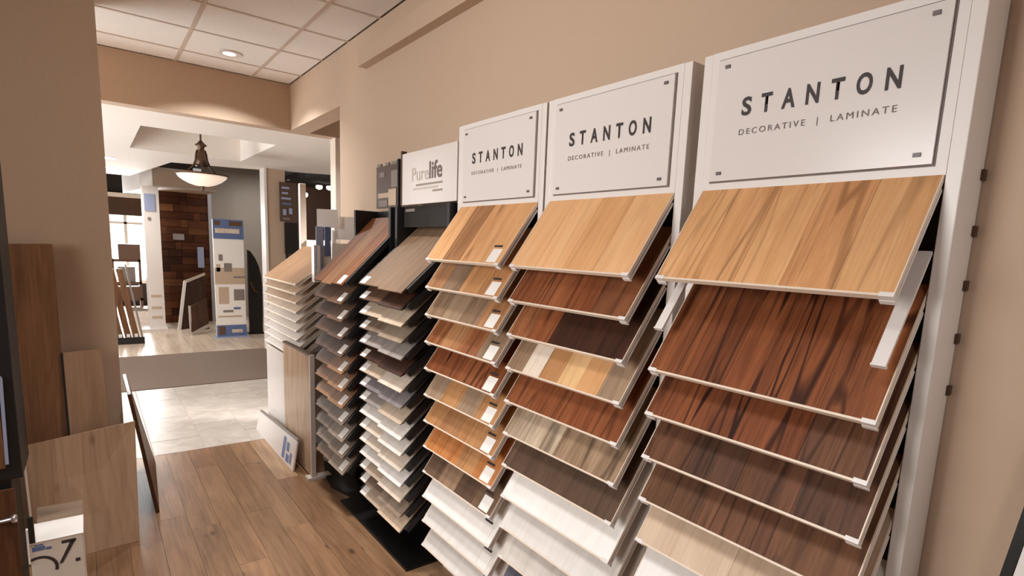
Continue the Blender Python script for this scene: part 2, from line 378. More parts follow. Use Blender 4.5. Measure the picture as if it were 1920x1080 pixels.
# ------------------------------------------------------------------ white racks
ORD = ['topmost', 'second', 'third', 'fourth', 'fifth', 'sixth', 'seventh', 'eighth', 'ninth', 'tenth', 'eleventh', 'twelfth', 'thirteenth', 'fourteenth', 'fifteenth', 'bottom']
def frame_matrix(xf, yc, zf, slope):     # local x = towards the viewer along the wall, y = up the slope, z = face normal
    sx, sz = slope
    return Matrix(((0, sx, -sz, xf), (-1, 0, 0, yc), (0, sz, sx, zf), (0, 0, 0, 1)))
SL = (0.584, 0.812)
def W(d, l, line=0.0, rnd=0.06, sc_=1.0): return wood(d, l, line, sc_, rough=0.55, rnd=rnd)

def sample_board(label, group, M, width, length, tones, lip=True, tag_=None, th=0.010, stagger=0, hole=False):
    t = thing('sample_board', label, 'sample board', group=group); t.matrix_world = M
    h = width/2
    part('backing', MB().box(-h, h, 0.0, length, 0, 0.004), LIP if lip else DARK, t)
    n = len(tones); xs = [-h+width*i/n for i in range(n+1)]
    for i, mt in enumerate(tones):
        y0 = -stagger*(i % 2)
        part('plank', MB().box(xs[i]+0.0004, xs[i+1]-0.0004, y0, length, 0.004, th-random.uniform(0, 0.0006)), mt, t)
    if lip:
        part('front_edge', MB().box(-h-0.002, h+0.002, -0.006, 0.0, -0.004, th+0.0012), LIP, t)
        for s_ in (-1, 1):
            part('side_edge', MB().box(*sorted((s_*h, s_*(h+0.003))), 0.0, length, -0.002, th), LIP, t)
            part('corner_cap', MB().box(s_*h-0.026*(s_ > 0)-0.0035*(s_ < 0), s_*h+0.0035*(s_ > 0)+0.026*(s_ < 0), -0.0072, 0.004, -0.005, th+0.0018), WHITE, t)
    if tag_ == 'right':
        part('price_label', MB().box(h-0.098, h-0.028, 0.006, 0.074, th, th+0.0012), LABEL, t)
    if tag_ == 'left':
        part('price_label', MB().box(-h+0.01, -h+0.085, 0.004, 0.06, th, th+0.0012), LABEL, t)
    if hole:
        part('finger_slot', MB().box(h-0.105, h-0.045, 0.084, 0.094, th, th+0.0008), INK, t)
    return t

def white_rack(y0, label, nslot, seed):
    """y0 = outer edge nearest the camera; 0.694 wide, standing against the right wall"""
    y1 = y0+0.694
    t = thing('display_rack', label, 'display rack', (1.5, (y0+y1)/2, 0), 'white flooring display racks')
    ztop = EYE+0.606; zs = EYE+0.209
    for a in (y0, y1-0.031): wpart('post', MB().box(1.5, 1.645, a, a+0.031, 0, ztop), WHITE, t, 0.002)
    wpart('back_panel', MB().box(1.625, 1.64, y0+0.031, y1-0.031, 0.05, ztop-0.01), DARK, t)
    wpart('base', MB().box(1.44, 1.62, y0+0.031, y1-0.031, 0.0, 0.09), WHITE, t, 0.004)
    h = MB()
    ya, yb = y0+0.031, y1-0.031
    h.box(1.5, 1.53, ya, yb, zs, zs+0.024).box(1.5, 1.53, ya, yb, ztop-0.024, ztop).box(1.5, 1.53, ya, ya+0.026, zs+0.024, ztop-0.024).box(1.5, 1.53, yb-0.026, yb, zs+0.024, ztop-0.024).box(1.512, 1.53, ya+.026, yb-.026, zs+.024, ztop-.024)
    hd = wpart('header', h, WHITE, t)
    py0, py1, pz0, pz1 = y0+0.058, y1-0.060, EYE+0.234, EYE+0.578
    def sub(name, mb, m, bevel=0): return part(name, mb, m, hd, bevel)
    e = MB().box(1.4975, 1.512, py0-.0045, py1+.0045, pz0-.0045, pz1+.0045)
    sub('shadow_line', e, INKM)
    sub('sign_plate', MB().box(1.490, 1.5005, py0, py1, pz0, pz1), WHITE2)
    for sy in (py0+0.031, py1-0.031):
        for sz in (pz0+0.022, pz1-0.022):
            sc_ = sub('screw', MB().box(1.4855, 1.490, sy-0.0075, sy+0.0075, sz-0.0045, sz+0.0045), plain('screw_grey', (104, 92, 92), 0.4))
    lw = (0.030, 0.032, 0.037, 0.034, 0.032, 0.036, 0.034); p_ = py1-0.088
    for ch, w_ in zip('STANTON', lw):
        letters('letter', ch, INK, hd, (1.4896, p_, EYE+0.410), (0, -1, 0), (0, 0, 1), w_, 0.051, 1.0, 0.028)
        p_ -= w_+(0.405-sum(lw))/6
    letters('lettering', 'DECORATIVE  |  LAMINATE', INKM, hd, (1.4896, py1-0.086, EYE+0.353), (0, -1, 0), (0, 0, 1), 0.405, 0.021, 1.35)['kind'] = 'stuff'
    yc = (y0+y1)/2
    for k in range(nslot):
        M = frame_matrix(1.318, yc, EYE-0.060-0.138*k, SL)
        for s_ in (-1, 1):
            x = s_*0.299
            r = part('support_rail', MB().box(x-0.0145, x+0.0145, -0.004, 0.30, -0.014, -0.0065).box(x-0.0155, x+0.0155, -0.009, -0.004, -0.017, -0.0045), WHITE)
            r.parent = t; r.matrix_parent_inverse = Matrix.Translation(-Vector(t.location)); r.matrix_basis = M
    for k in range(5):
        z = EYE+0.21-0.128*k
        wpart('wall_bracket', MB().box(1.628, 1.648, y0-0.007, y0, z, z+0.024), BRONZE, t)
    return t
white_rack(0.411, 'nearest tall white rack of sloping boards with the largest lettered sign', 9, 1)
white_rack(1.148, 'middle white rack of sloping boards, second lettered sign from the camera', 11, 2)
white_rack(1.855, 'third white rack from the camera, its small boards carrying white labels', 11, 3)

teak1, teak2, teak3 = W((192, 138, 90), (222, 168, 118), .5, .03), W((202, 148, 98), (226, 174, 124), .35, .03), W((186, 130, 84), (216, 160, 110), .6, .03)
honey, honey2 = W((222, 166, 116), (236, 188, 138), .12, .04), W((202, 148, 98), (222, 170, 120), .15, .05)
maho, maho2, maho3 = W((100, 52, 28), (150, 86, 50), .95), W((86, 46, 26), (140, 78, 46), 1.0), W((108, 59, 33), (158, 94, 56), .9)
wal, wal2 = W((80, 50, 33), (122, 80, 56), .7), W((66, 43, 30), (104, 70, 52), .5)
espr = W((44, 24, 15), (74, 42, 26), .3)
taup, taup2 = W((92, 70, 54), (124, 98, 78), .1), W((76, 56, 43), (104, 80, 63), .1)
sand, sand2 = W((192, 164, 138), (214, 188, 162), .1), W((186, 158, 131), (208, 181, 154), .12)
blond, pale = W((208, 160, 106), (226, 184, 134), .2), W((216, 196, 172), (232, 216, 198), .1)
zeb1, zeb2 = W((136, 112, 88), (206, 184, 158), .5), W((112, 86, 64), (180, 150, 120), .6)
whit, whit2, whit3 = W((232, 224, 216), (244, 238, 232), 0, .02), W((220, 211, 203), (234, 226, 219), .05, .03), W((206, 194, 182), (224, 214, 204), .08, .03)
slate = W((84, 82, 92), (112, 108, 116), .1)
oak, oak2, oak3 = W((160, 110, 68), (196, 144, 96), .3), W((142, 96, 60), (180, 130, 88), .35), W((172, 106, 58), (206, 138, 82), .3)
redb, redb2 = W((106, 54, 28), (150, 88, 52), .55), W((118, 66, 38), (164, 106, 68), .5)
greyt, greyt2 = W((138, 112, 90), (172, 144, 116), .2), W((122, 96, 74), (158, 128, 102), .25)

def fill(y0, where, group, rows, tag_=None, hole=False):
    for slot, order, desc, tones in rows:
        M = frame_matrix(1.318, y0+0.347, EYE-0.060-0.138*slot, SL)
        white = tones[0] in (whit, whit2, whit3)
        sample_board(f'{desc} sample board, {ORD[order]} on the {where} white rack', group, M, 0.622, 0.365, tones, lip=True, tag_=tag_, hole=hole)
fill(0.411, 'nearest', 'boards on the nearest white rack', [
    (0, 0, 'large knotty honey brown', [teak2, teak1, teak2, teak3, teak2]),
    (2, 1, 'wide reddish mahogany brown', [maho3, maho2, maho, maho, maho3]),
    (3, 2, 'dark streaked reddish brown', [maho, maho2, maho, wal]),
    (4, 3, 'dark walnut', [wal, wal2, wal, wal2]),
    (5, 4, 'brown walnut grained', [W((74, 48, 32), (118, 80, 56), .3), wal, W((84, 54, 36), (124, 84, 58), .3)]),
    (6, 5, 'plain beige', [sand, sand2]),
    (7, 6, 'plain white', [whit, whit]),
    (8, 7, 'pale cream', [whit2, whit2])])
fill(1.148, 'middle', 'boards on the middle white rack', [
    (0, 0, 'smooth honey coloured', [honey, honey, honey2, honey]),
    (1, 1, 'red mahogany', [redb, maho3, redb, W((100, 58, 34), (140, 86, 55), .4)]),
    (2, 2, 'half russet and half near black', [redb2, redb, espr, espr, espr]),
    (3, 3, 'multicoloured blond striped', [greyt2, pale, oak, blond, honey2, greyt]),
    (4, 4, 'russet brown', [redb, redb, redb, redb]),
    (5, 5, 'grey beige zebra striped', [zeb1, zeb1, zeb2, zeb2]),
    (6, 6, 'flat dark taupe', [taup2, taup2]),
    (7, 7, 'plain white', [whit]),
    (8, 8, 'very pale grey', [whit2]),
    (9, 9, 'pale beige', [whit3]),
    (10, 10, 'slate grey', [slate])])
fill(1.855, 'third', 'boards on the third white rack', [
    (0, 0, 'honey striped', [honey2, oak2, teak1, honey2]),
    (1, 1, 'tan oak', [oak2, greyt2, oak, oak]),
    (2, 2, 'grey tan', [greyt2, greyt, greyt2, oak2]),
    (3, 3, 'russet tan', [redb2, oak2, redb2, greyt2]),
    (4, 4, 'dark russet', [maho, redb, maho3, redb]),
    (5, 5, 'pale tan oak', [greyt, oak, greyt, oak]),
    (6, 6, 'mid tan', [oak, oak2, oak, oak]),
    (7, 7, 'orange tan', [oak3, oak3, oak, oak3]),
    (8, 8, 'mixed taupe', [taup, greyt2, taup2, taup]),
    (9, 9, 'bright white', [whit]),
    (10, 10, 'pale grey white', [whit2])], tag_='right', hole=True)
lowest = sample_board('palest grey white sample board, lowest on the third white rack', 'boards on the third white rack', frame_matrix(1.318, 1.855+0.347, EYE-0.060-0.138*11, SL), 0.622, 0.365, [whit2], tag_='right', hole=True)

# ------------------------------------------------------------------ black racks
def black_rack(ya, yb, xf, zf0, slope, length, step, n, label, name_where, tones, tagside, base_pts, group):
    t = thing('display_rack', label, 'display rack', (1.5, (ya+yb)/2, 0), 'black flooring display racks')
    yc = (ya+yb)/2; wd = yb-ya-0.07
    for a in (ya, yb-0.03): wpart('post', MB().box(1.47, 1.645, a, a+0.03, 0, EYE+0.235), BLACK, t)
    wpart('back_panel', MB().box(1.63, 1.645, ya+0.03, yb-0.03, 0.03, EYE+0.235), BLACK, t)
    wpart('base', MB().prism(base_pts, 'Z', 0.0, 0.014), BLACK, t)
    for k in range(n):
        M = frame_matrix(xf, yc, zf0-step*k, slope)
        for s_ in (-1, 1):
            x = s_*(wd/2+0.014)
            r = part('support_rail', MB().box(x-0.012, x+0.012, 0.02, length*0.98, -0.022, 0.009), BLACK)
            r.parent = t; r.matrix_parent_inverse = Matrix.Translation(-Vector(t.location)); r.matrix_basis = M
        desc, tn = tones[k]
        o = ORD[k] if k < n-1 else 'bottom'
        sample_board(f'{desc} sample board, {o} on the {name_where}', group, M, wd, length, tn, lip=False, tag_=tagside, th=0.012, stagger=0.012)
        
    return t
BR = W((84, 56, 38), (124, 88, 62), .2); BR2 = W((72, 48, 34), (104, 74, 54), .2); TB = W((126, 84, 50), (162, 114, 74), .2)
TO = W((150, 104, 66), (184, 134, 90), .2); GB = W((122, 104, 88), (158, 138, 118), .1); GT = W((98, 80, 66), (134, 112, 94), .1)
TT = W((112, 87, 66), (138, 111, 87), .06); TG = W((172, 150, 128), (198, 176, 152), .1); GL = W((128, 118, 112), (160, 148, 140), .1)
CR = W((196, 176, 156), (222, 204, 186), .1); SG = W((104, 96, 96), (138, 128, 126), .1); OW = W((212, 200, 188), (232, 222, 212), .05)
RW = W((108, 62, 32), (152, 96, 54), .3)
SL4 = (0.741, 0.671); SL5 = (0.695, 0.719)
b4 = [('taupe grey', [TT, TT]), ('dark brown', [BR2, espr]), ('pale tan', [TG, TG]), ('grey brown', [GT, GB]), ('silver grey', [GL, GL]), ('near black brown', [espr, espr]),
      ('cream beige', [TG, CR]), ('slate grey', [SG, SG]), ('warm grey', [GL, TG]), ('off white', [OW, OW]), ('cream', [CR, OW]), ('pale cream', [CR, CR]), ('chalk white', [OW, whit2]), ('sand beige', [TG, CR]), ('drab taupe', [GT, GB]), ('light tan', [TG, sand])]
black_rack(2.575, 3.235, 1.236, EYE-0.232, SL4, 0.53, 0.0863, 16, 'black stepped rack beside the white racks under a white lettered sign', 'black rack under the white sign', b4, 'left',
           [(1.25, 2.58), (1.62, 2.58), (1.62, 3.238), (1.25, 3.238)], 'boards on the black rack under the white sign')
b5 = [('red brown walnut', [RW, TB, RW]), ('mid brown', [BR, BR]), ('dark brown', [BR2, BR]), ('warm brown', [BR, BR2]), ('dull brown', [BR2, BR2]), ('brown oak', [BR, TB]), ('light tan brown', [TB, TB]),
      ('orange tan', [TO, TB]), ('dark taupe', [GT, GT]), ('greyish taupe', [GT, GB]), ('drab grey', [GB, GT]), ('pale grey beige', [TT, GB])]
black_rack(3.30, 3.91, 1.185, EYE-0.252, SL5, 0.60, 0.1085, 12, 'black stepped rack at the end of the row below a small picture', 'black rack at the row end', b5, 'right',
           [(1.25, 3.242), (1.62, 3.242), (1.62, 4.34), (1.375, 4.34), (1.30, 4.05), (1.27, 3.86), (1.335, 3.605), (1.25, 3.60)], 'boards on the black rack at the row end')
# white lettered sign on the first black rack
t = thing('sign_board', 'white sign with grey lettering above the black rack beside the white racks', 'sign', (1.5, 2.88, EYE+0.24))
wpart('panel', MB().box(1.5, 1.525, 2.562, 3.205, EYE+0.2435, EYE+0.541), WHITE2, t, 0.002)
wpart('side_edge', MB().box(1.498, 1.53, 3.205, 3.222, EYE+0.2435, EYE+0.56), BRONZE, t)
def wl(body, y, z, wd, h, m, **k): keep(letters('lettering', body, m, t, (1.4995, y, z), (0, -1, 0), (0, 0, 1), wd, h, **k), t)
wl('Pure', 3.07, EYE+0.375, 0.20, 0.075, plain('pale_grey_ink', (196, 182, 170), .6)); wl('life', 2.86, EYE+0.375, 0.145, 0.095, INKM, bold=0.02)
for z, a, b_, m in ((0.345, 3.02, 2.71, INKL), (0.325, 3.06, 2.76, plain('pale_grey_ink', (196, 182, 170), .6)), (0.305, 2.82, 2.71, INKL)):
    wpart('print_line', MB().box(1.4985, 1.5, b_, a, EYE+z, EYE+z+0.010), m, t)
t = thing('header_panel', 'dark panel closing the gap beneath the white lettered sign', 'panel', (1.5, 2.88, EYE+0.12))
wpart('panel', MB().box(1.515, 1.54, 2.607, 3.203, EYE+0.115, EYE+0.236), DARK, t)
wpart('label_strip', MB().box(1.512, 1.515, 3.06, 3.18, EYE+0.205, EYE+0.222), GREYPR, t)
# small picture on the second black rack
t = thing('picture_board', 'small brown and grey room picture above the black rack at the row end', 'picture', (1.5, 3.42, EYE+0.24))
wpart('board', MB().box(1.5, 1.515, 3.262, 3.59, EYE+0.237, EYE+0.497), plain('brown_picture_print', (74, 50, 36), 0.5, var=0.5), t)
wpart('edge_strip', MB().box(1.494, 1.515, 3.245, 3.262, EYE+0.237, EYE+0.52), DARK, t)
for y0_, y1_, z0_, z1_, m in ((3.29, 3.40, 0.25, 0.35, TANPR), (3.42, 3.55, 0.245, 0.285, GREYPR), (3.46, 3.54, 0.43, 0.46, GREYPR), (3.27, 3.36, 0.36, 0.46, GREYPR), (3.40, 3.56, 0.30, 0.33, TANPR)):
    wpart('printed_shape', MB().box(1.4985, 1.5, y0_, y1_, EYE+z0_, EYE+z1_), m, t)
for y0_, y1_ in ((3.52, 3.58), (3.40, 3.45), (3.28, 3.36)):
    wpart('card_clip', MB().box(1.50, 1.512, y0_, y1_, EYE+0.497, EYE+0.515), GREYPR, t)

# ------------------------------------------------------------------ white rack beyond the row
t = thing('display_rack', 'white stepped rack of pale boards standing past the end of the right wall', 'display rack', (1.45, 5.0, 0))
wpart('post', MB().box(1.55, 1.605, 5.47, 5.52, 0, EYE+0.53), plain('warm_white', (206, 188, 172), 0.5), t, 0.003)
wpart('post', MB().box(1.55, 1.605, 4.72, 4.76, 0, EYE+0.02), WHITE, t)
wpart('back_panel', MB().box(1.60, 1.62, 4.72, 5.5, 0.05, EYE+0.02), WHITE, t)
wpart('side_panel', MB().box(1.26, 1.6, 5.45, 5.47, 0.0, 0.95), WHITE, t)
wpart('lower_cabinet', MB().box(1.222, 1.6, 4.84, 5.44, 0, 0.82), WHITE2, t, 0.003)
OAKL = W((186, 158, 130), (210, 184, 158), .05)
d6 = ['tan oak', 'light oak', 'pale oak', 'cream oak', 'whitish oak', 'near white', 'off white', 'milky white', 'chalky white']
for k in range(9):
    M = frame_matrix(1.225, 4.96, EYE-0.33-0.072*k, (0.78, 0.625))
    m = [W((126, 94, 67), (150, 115, 85), .1), OAKL, OAKL, CR, OW, OW, whit2, whit2, whit2][k]
    sample_board(f'{d6[k]} sample board, {ORD[k]} on the white rack past the wall end', 'boards on the white rack past the wall end', M, 1.0, 0.45, [m], lip=True)
    r = part('support_rail', MB().box(0.485, 0.51, 0.0, 0.44, -0.016, -0.006), WHITE)
    r.parent = t; r.matrix_parent_inverse = Matrix.Translation(-Vector(t.location)); r.matrix_basis = M
# tall glossy panel and little sign at its foot
t = thing('display_sheet', 'tall glossy pale timber panel standing at the end of the black racks', 'sample panel', (1.2, 4.75, 0))
wpart('face', MB().slab([(1.205, 4.80, 0.02), (1.205, 4.08, 0.02), (1.205, 4.08, 0.93), (1.205, 4.80, 0.925)], 0.02), wood((170, 138, 108), (206, 178, 150), .1, 1.0, 'Z', rough=0.16, rnd=0), t)
wpart('top_edge', MB().slab([(1.2, 4.80, 0.925), (1.2, 4.08, 0.932), (1.2, 4.08, 0.948), (1.2, 4.80, 0.94)], 0.03), BRONZE, t)
wpart('near_edge', MB().box(1.198, 1.23, 4.06, 4.08, 0.0, 0.945), plain('pale_metal', (196, 182, 172), 0.35), t)
wpart('foot', MB().box(1.17, 1.34, 4.05, 4.13, 0.0, 0.02), plain('pale_metal', (196, 182, 172), 0.35), t)
t = thing('floor_sign', 'low white sign with blue marks leaning near the floor beside the tile edge', 'sign', (1.16, 4.9, 0))
wpart('panel', MB().slab([(1.125, 5.5, 0.0), (1.125, 4.30, 0.0), (1.165, 4.30, 0.24), (1.165, 5.5, 0.17)], 0.012), WHITE2, t)
wpart('top_edge', MB().slab([(1.163, 5.5, 0.168), (1.163, 4.30, 0.238), (1.168, 4.30, 0.252), (1.168, 5.5, 0.182)], 0.02), GREYPR, t)
for a, b_, z0_, z1_ in ((4.56, 4.63, 0.02, 0.19), (4.46, 4.53, 0.10, 0.17), (4.44, 4.52, 0.02, 0.08), (4.37, 4.42, 0.03, 0.11)):
    x0_, x1_ = 1.125+z0_/6-0.0012, 1.125+z1_/6-0.0012
    wpart('printed_mark', MB().slab([(x0_, b_, z0_), (x0_, a, z0_), (x1_, a, z1_), (x1_, b_, z1_)], 0.001), BLUE, t)
# brochure stand between the last black rack and the wall end
t = thing('brochure_stand', 'white brochure stand with blue leaflets behind the last black rack', 'brochure stand', (1.5, 4.4, 0))
wpart('pole', MB().tube([(1.5, 4.42, 0.0), (1.5, 4.42, EYE+0.1)], 0.018), WHITE, t)
wpart('foot', MB().lathe([(0.001, 0), (0.1, 0), (0.1, 0.015), (0.001, 0.02)], 1.5, 4.42), WHITE, t)
wpart('title_card', MB().slab([(1.37, 4.41, EYE+0.115), (1.50, 4.33, EYE+0.115), (1.50, 4.33, EYE+0.252), (1.37, 4.41, EYE+0.252)], 0.012), LABEL, t)
wpart('title_card', MB().slab([(1.495, 4.39, EYE+0.03), (1.625, 4.31, EYE+0.03), (1.625, 4.31, EYE+0.205), (1.495, 4.39, EYE+0.205)], 0.012), LABEL, t)
wpart('pocket', MB().box(1.33, 1.46, 4.36, 4.42, EYE-0.30, EYE-0.02), WHITE, t)
wpart('leaflet', MB().box(1.345, 1.40, 4.352, 4.359, EYE-0.20, EYE+0.12), BLUEL, t)
wpart('leaflet', MB().box(1.41, 1.45, 4.352, 4.359, EYE-0.10, EYE+0.12), BLUE, t)
wpart('leaflet', MB().box(1.352, 1.372, 4.344, 4.351, EYE-0.28, EYE-0.02), LABEL, t)
wpart('leaflet', MB().box(1.465, 1.58, 4.352, 4.359, EYE-0.20, EYE-0.0), LABEL, t)

# ------------------------------------------------------------------ left side: boards leaning on the pier
def lean(name, label, quad, th, m, edge=None):
    q = [Vector(p) for p in quad]; base = (q[0]+q[1])/2; base.z = 0
    t = thing(name, label, 'sample board', base)
    X = (q[1]-q[0]).normalized(); N = X.cross(q[3]-q[0]).normalized(); Yd = N.cross(X)
    M = Matrix(((X.x, Yd.x, N.x, q[0].x), (X.y, Yd.y, N.y, q[0].y), (X.z, Yd.z, N.z, q[0].z), (0, 0, 0, 1)))
    Mi = M.inverted(); loc = [Mi @ p for p in q]
    o = part('face', MB().slab(loc, th), m, t, 0.0015)
    o.matrix_parent_inverse = Matrix.Translation(-base); o.matrix_basis = M
    if edge:
        a, b_ = (loc[0], loc[3])
        e = part('side_edge', MB().hexa([(a.x-.004, a.y, -th), (a.x+.006, a.y, -th), (b_.x+.006, b_.y, -th), (b_.x-.004, b_.y, -th)], [(a.x-.004, a.y, .001), (a.x+.006, a.y, .001), (b_.x+.006, b_.y, .001), (b_.x-.004, b_.y, .001)]), edge, t)
        e.matrix_parent_inverse = Matrix.Translation(-base); e.matrix_basis = M
    return t
lean('tall_board', 'tall dark brown timber board leaning against the pier behind the shorter boards', [(-0.325, 3.95, 0), (-0.155, 3.95, 0), (-0.161, 4.05, 1.678), (-0.337, 4.05, 1.672)], 0.02, wood((114, 78, 52), (148, 106, 75), .15, 0.7, rnd=0))
lean('short_board', 'short mid brown board leaning upright right of the tall dark board', [(-0.15, 3.90, 0), (0.04, 3.90, 0), (0.018, 4.0, 1.088), (-0.159, 4.0, 1.08)], 0.03, wood((148, 113, 87), (174, 139, 111), .1, 0.7, rnd=0), DARK)
lean('wide_board', 'wide square brown oak panel leaning in front of the other boards by the pier', [(-0.32, 3.69, 0), (0.127, 3.72, 0), (0.149, 3.90, 0.667), (-0.338, 3.80, 0.632)], 0.018, wood((160, 125, 97), (190, 155, 125), .15, 0.45, rnd=0, knots=0.5), LIP)
lean('edge_board', 'thin dark plank seen edge on, leaning on the inner side of the pier', [(0.285, 5.02, 0), (0.232, 4.06, 0), (0.125, 4.02, 0.80), (0.128, 4.75, 0.776)], 0.02, wood((70, 44, 28), (98, 64, 42), .2, 0.7, rnd=0))
# black display at the far left
t = thing('display_tower', 'black display tower with brown insert boards cut by the left picture edge', 'display rack', (-0.42, 3.3, 0))
wpart('frame', MB().box(-0.56, -0.294, 3.22, 3.55, 0.66, 2.05).box(-0.56, -0.335, 3.24, 3.55, 0.0, 0.66), BLACK, t, 0.004)
wpart('insert_board', MB().box(-0.55, -0.345, 3.20, 3.22, 0.72, 1.12), wood((92, 58, 36), (130, 88, 58), .2, 1, 'Z'), t)
wpart('insert_board', MB().box(-0.50, -0.325, 3.20, 3.22, 0.05, 0.62), wood((78, 48, 30), (112, 74, 48), .2, 1, 'Z'), t)
wpart('clear_edge', MB().slab([(-0.343, 3.19, 0.74), (-0.332, 3.19, 0.74), (-0.325, 3.19, 1.12), (-0.336, 3.19, 1.14)], 0.01), BLUEL, t)
wpart('knob', MB().tube([(-0.42, 3.185, 0.485), (-0.345, 3.185, 0.49), (-0.335, 3.185, 0.49), (-0.322, 3.185, 0.49)], [0.008, 0.01, 0.022, 0.016], 12), CHROME, t, smooth=True)
# printed sample box
t = thing('sample_box', 'white printed sample box with a black ring standing before the wide panel', 'box', (-0.2, 3.17, 0))
wpart('body', MB().box(-0.285, -0.105, 3.105, 3.30, 0.0, 0.395), plain('box_card', (214, 202, 188), 0.6), t, 0.002)
wpart('top_tray', MB().slab([(-0.287, 3.10, 0.395), (-0.100, 3.10, 0.395), (-0.098, 3.19, 0.445), (-0.287, 3.19, 0.445)], 0.02), LABEL, t)
wpart('timber_insert', MB().slab([(-0.262, 3.19, 0.425), (-0.100, 3.19, 0.425), (-0.098, 3.23, 0.50), (-0.258, 3.23, 0.505)], 0.012), wood((128, 108, 90), (170, 146, 122), .2, 1, 'X', rnd=0), t)
wpart('clip', MB().box(-0.283, -0.263, 3.085, 3.10, 0.40, 0.52), BLACK, t, 0.002)
wpart('side_card', MB().box(-0.292, -0.285, 3.10, 3.12, 0.30, 0.46), LABEL, t)
f = 3.1042
def printed(name, mb, m): wpart(name, mb, m, t)
for a, b_, z0_, z1_ in ((-0.278, -0.235, 0.352, 0.372), (-0.232, -0.213, 0.350, 0.362), (-0.268, -0.240, 0.375, 0.382)):
    printed('printed_mark', MB().box(a, b_, f-0.0006, f+0.001, z0_, z1_), BLUE)
printed('printed_mark', MB().box(-0.178, -0.128, f-0.0006, f+0.001, 0.362, 0.376), INK)
printed('printed_mark', MB().slab([(-0.192, f-0.0006, 0.27), (-0.180, f-0.0006, 0.27), (-0.130, f-0.0006, 0.366), (-0.148, f-0.0006, 0.366)], 0.001), INK)
ring = MB(); n = 24; b0 = 0
for k in range(n+1):
    a = math.pi*k/n*1.0-0.3
    for r in (0.052, 0.064): ring.v.append((-0.258+r*math.cos(a), f-0.0007, 0.262+r*math.sin(a)))
for k in range(n): ring.f.append((2*k, 2*k+1, 2*k+3, 2*k+2))
printed('printed_ring', ring, INK)
printed('printed_mark', MB().box(-0.135, -0.118, f-0.0006, f+0.001, 0.262, 0.278), INK)

# ------------------------------------------------------------------ framed board on the right wall, bottom corner
t = thing('notice_board', 'black edged white printed board at the wall in the bottom right corner', 'board', (1.6, 0.0, 0))
wpart('board', MB().slab([(1.57, 0.272, 0.6), (1.57, -0.6, 0.6), (1.60, -0.6, 1.4), (1.60, 0.190, 1.4)], 0.02), LABEL, t)
wpart('frame_edge', MB().slab([(1.568, 0.294, 0.6), (1.568, 0.274, 0.6), (1.598, 0.191, 1.4), (1.598, 0.211, 1.4)], 0.024), BLACK, t)
for k in range(4):
    z = 1.12-0.03*k
    wpart('print_line', MB().slab([(1.5855+(z-1.0)*.0375, 0.19, z), (1.5855+(z-1.0)*.0375, 0.0, z), (1.5858+(z-1.0)*.0375, 0.0, z+0.008), (1.5858+(z-1.0)*.0375, 0.19, z+0.008)], 0.003), INKL, t)

# ------------------------------------------------------------------ far showroom
# pop-up banner
t = thing('banner_stand', 'tall white banner stand with blue top and bottom bands on the far wood floor', 'banner', (1.93, 11.1, 0))
wpart('panel', MB().box(1.69, 2.165, 11.1, 11.16, 0.02, EYE+0.325), LABEL, t)
hb = wpart('top_band', MB().box(1.688, 2.167, 11.09, 11.1, EYE-0.008, EYE+0.327), BLUE, t)
part('printed_shape', MB().box(1.72, 2.10, 11.086, 11.09, EYE+0.09, EYE+0.17), CR, hb).matrix_parent_inverse = Matrix.Identity(4)
for o_ in hb.children: o_.matrix_parent_inverse = Matrix.Identity(4)
part('printed_shape', MB().box(1.71, 1.80, 11.087, 11.09, EYE+0.22, EYE+0.30), BROWNPR, hb)
part('printed_shape', MB().box(1.94, 2.14, 11.087, 11.09, EYE+0.22, EYE+0.30), BROWNPR, hb)
bb = wpart('bottom_band', MB().box(1.688, 2.167, 11.09, 11.1, 0.02, 0.22), BLUE, t)
part('printed_shape', MB().box(1.93, 2.10, 11.086, 11.09, 0.08, 0.14), CR, bb)
part('printed_shape', MB().box(1.72, 1.82, 11.086, 11.09, 0.05, 0.2), BROWNPR, bb)
for a, b_, z0_, z1_, m in ((1.69, 2.165, 0.95, 1.24, TANPR), (1.76, 1.82, 1.36, 1.47, GREYPR), (1.84, 1.96, 1.17, 1.32, GREYPR), (1.72, 1.78, 1.17, 1.3, TANPR), (1.98, 2.15, 0.66, 0.86, GREYPR), (1.74, 1.9, 0.60, 0.9, TANPR), (1.98, 2.16, 1.06, 1.09, GREYPR), (1.80, 1.96, 0.45, 0.49, GREYPR), (1.97, 2.08, 0.5, 0.54, BLUE), (1.72, 2.1, 0.36, 0.39, TANPR)):
    wpart('printed_shape', MB().box(a, b_, 11.095 if m is not TANPR else 11.097, 11.1, z0_, z1_), m, t)
wpart('foot', MB().box(1.66, 2.2, 11.02, 11.26, 0, 0.02), BLUEL, t)
# tall black stand
pts = [(2.27, 0.0), (2.49, 0.0), (2.5, 0.9), (2.485, 1.1), (2.45, 1.27), (2.39, 1.42), (2.32, 1.53), (2.275, 1.56)]
t = thing('display_stand', 'tall black stand with a curved top beside the blue banded banner', 'display stand', (2.38, 11.4, 0))
wpart('side', MB().prism(pts, 'Y', 11.32, 11.42), BLACK, t)
wpart('brace', MB().tube([(2.30, 11.315, 0.98), (2.36, 11.315, 0.82), (2.42, 11.315, 0.78)], 0.02), BRONZE, t)
wpart('foot', MB().box(2.25, 2.52, 11.3, 11.5, 0, 0.02), BLACK, t)
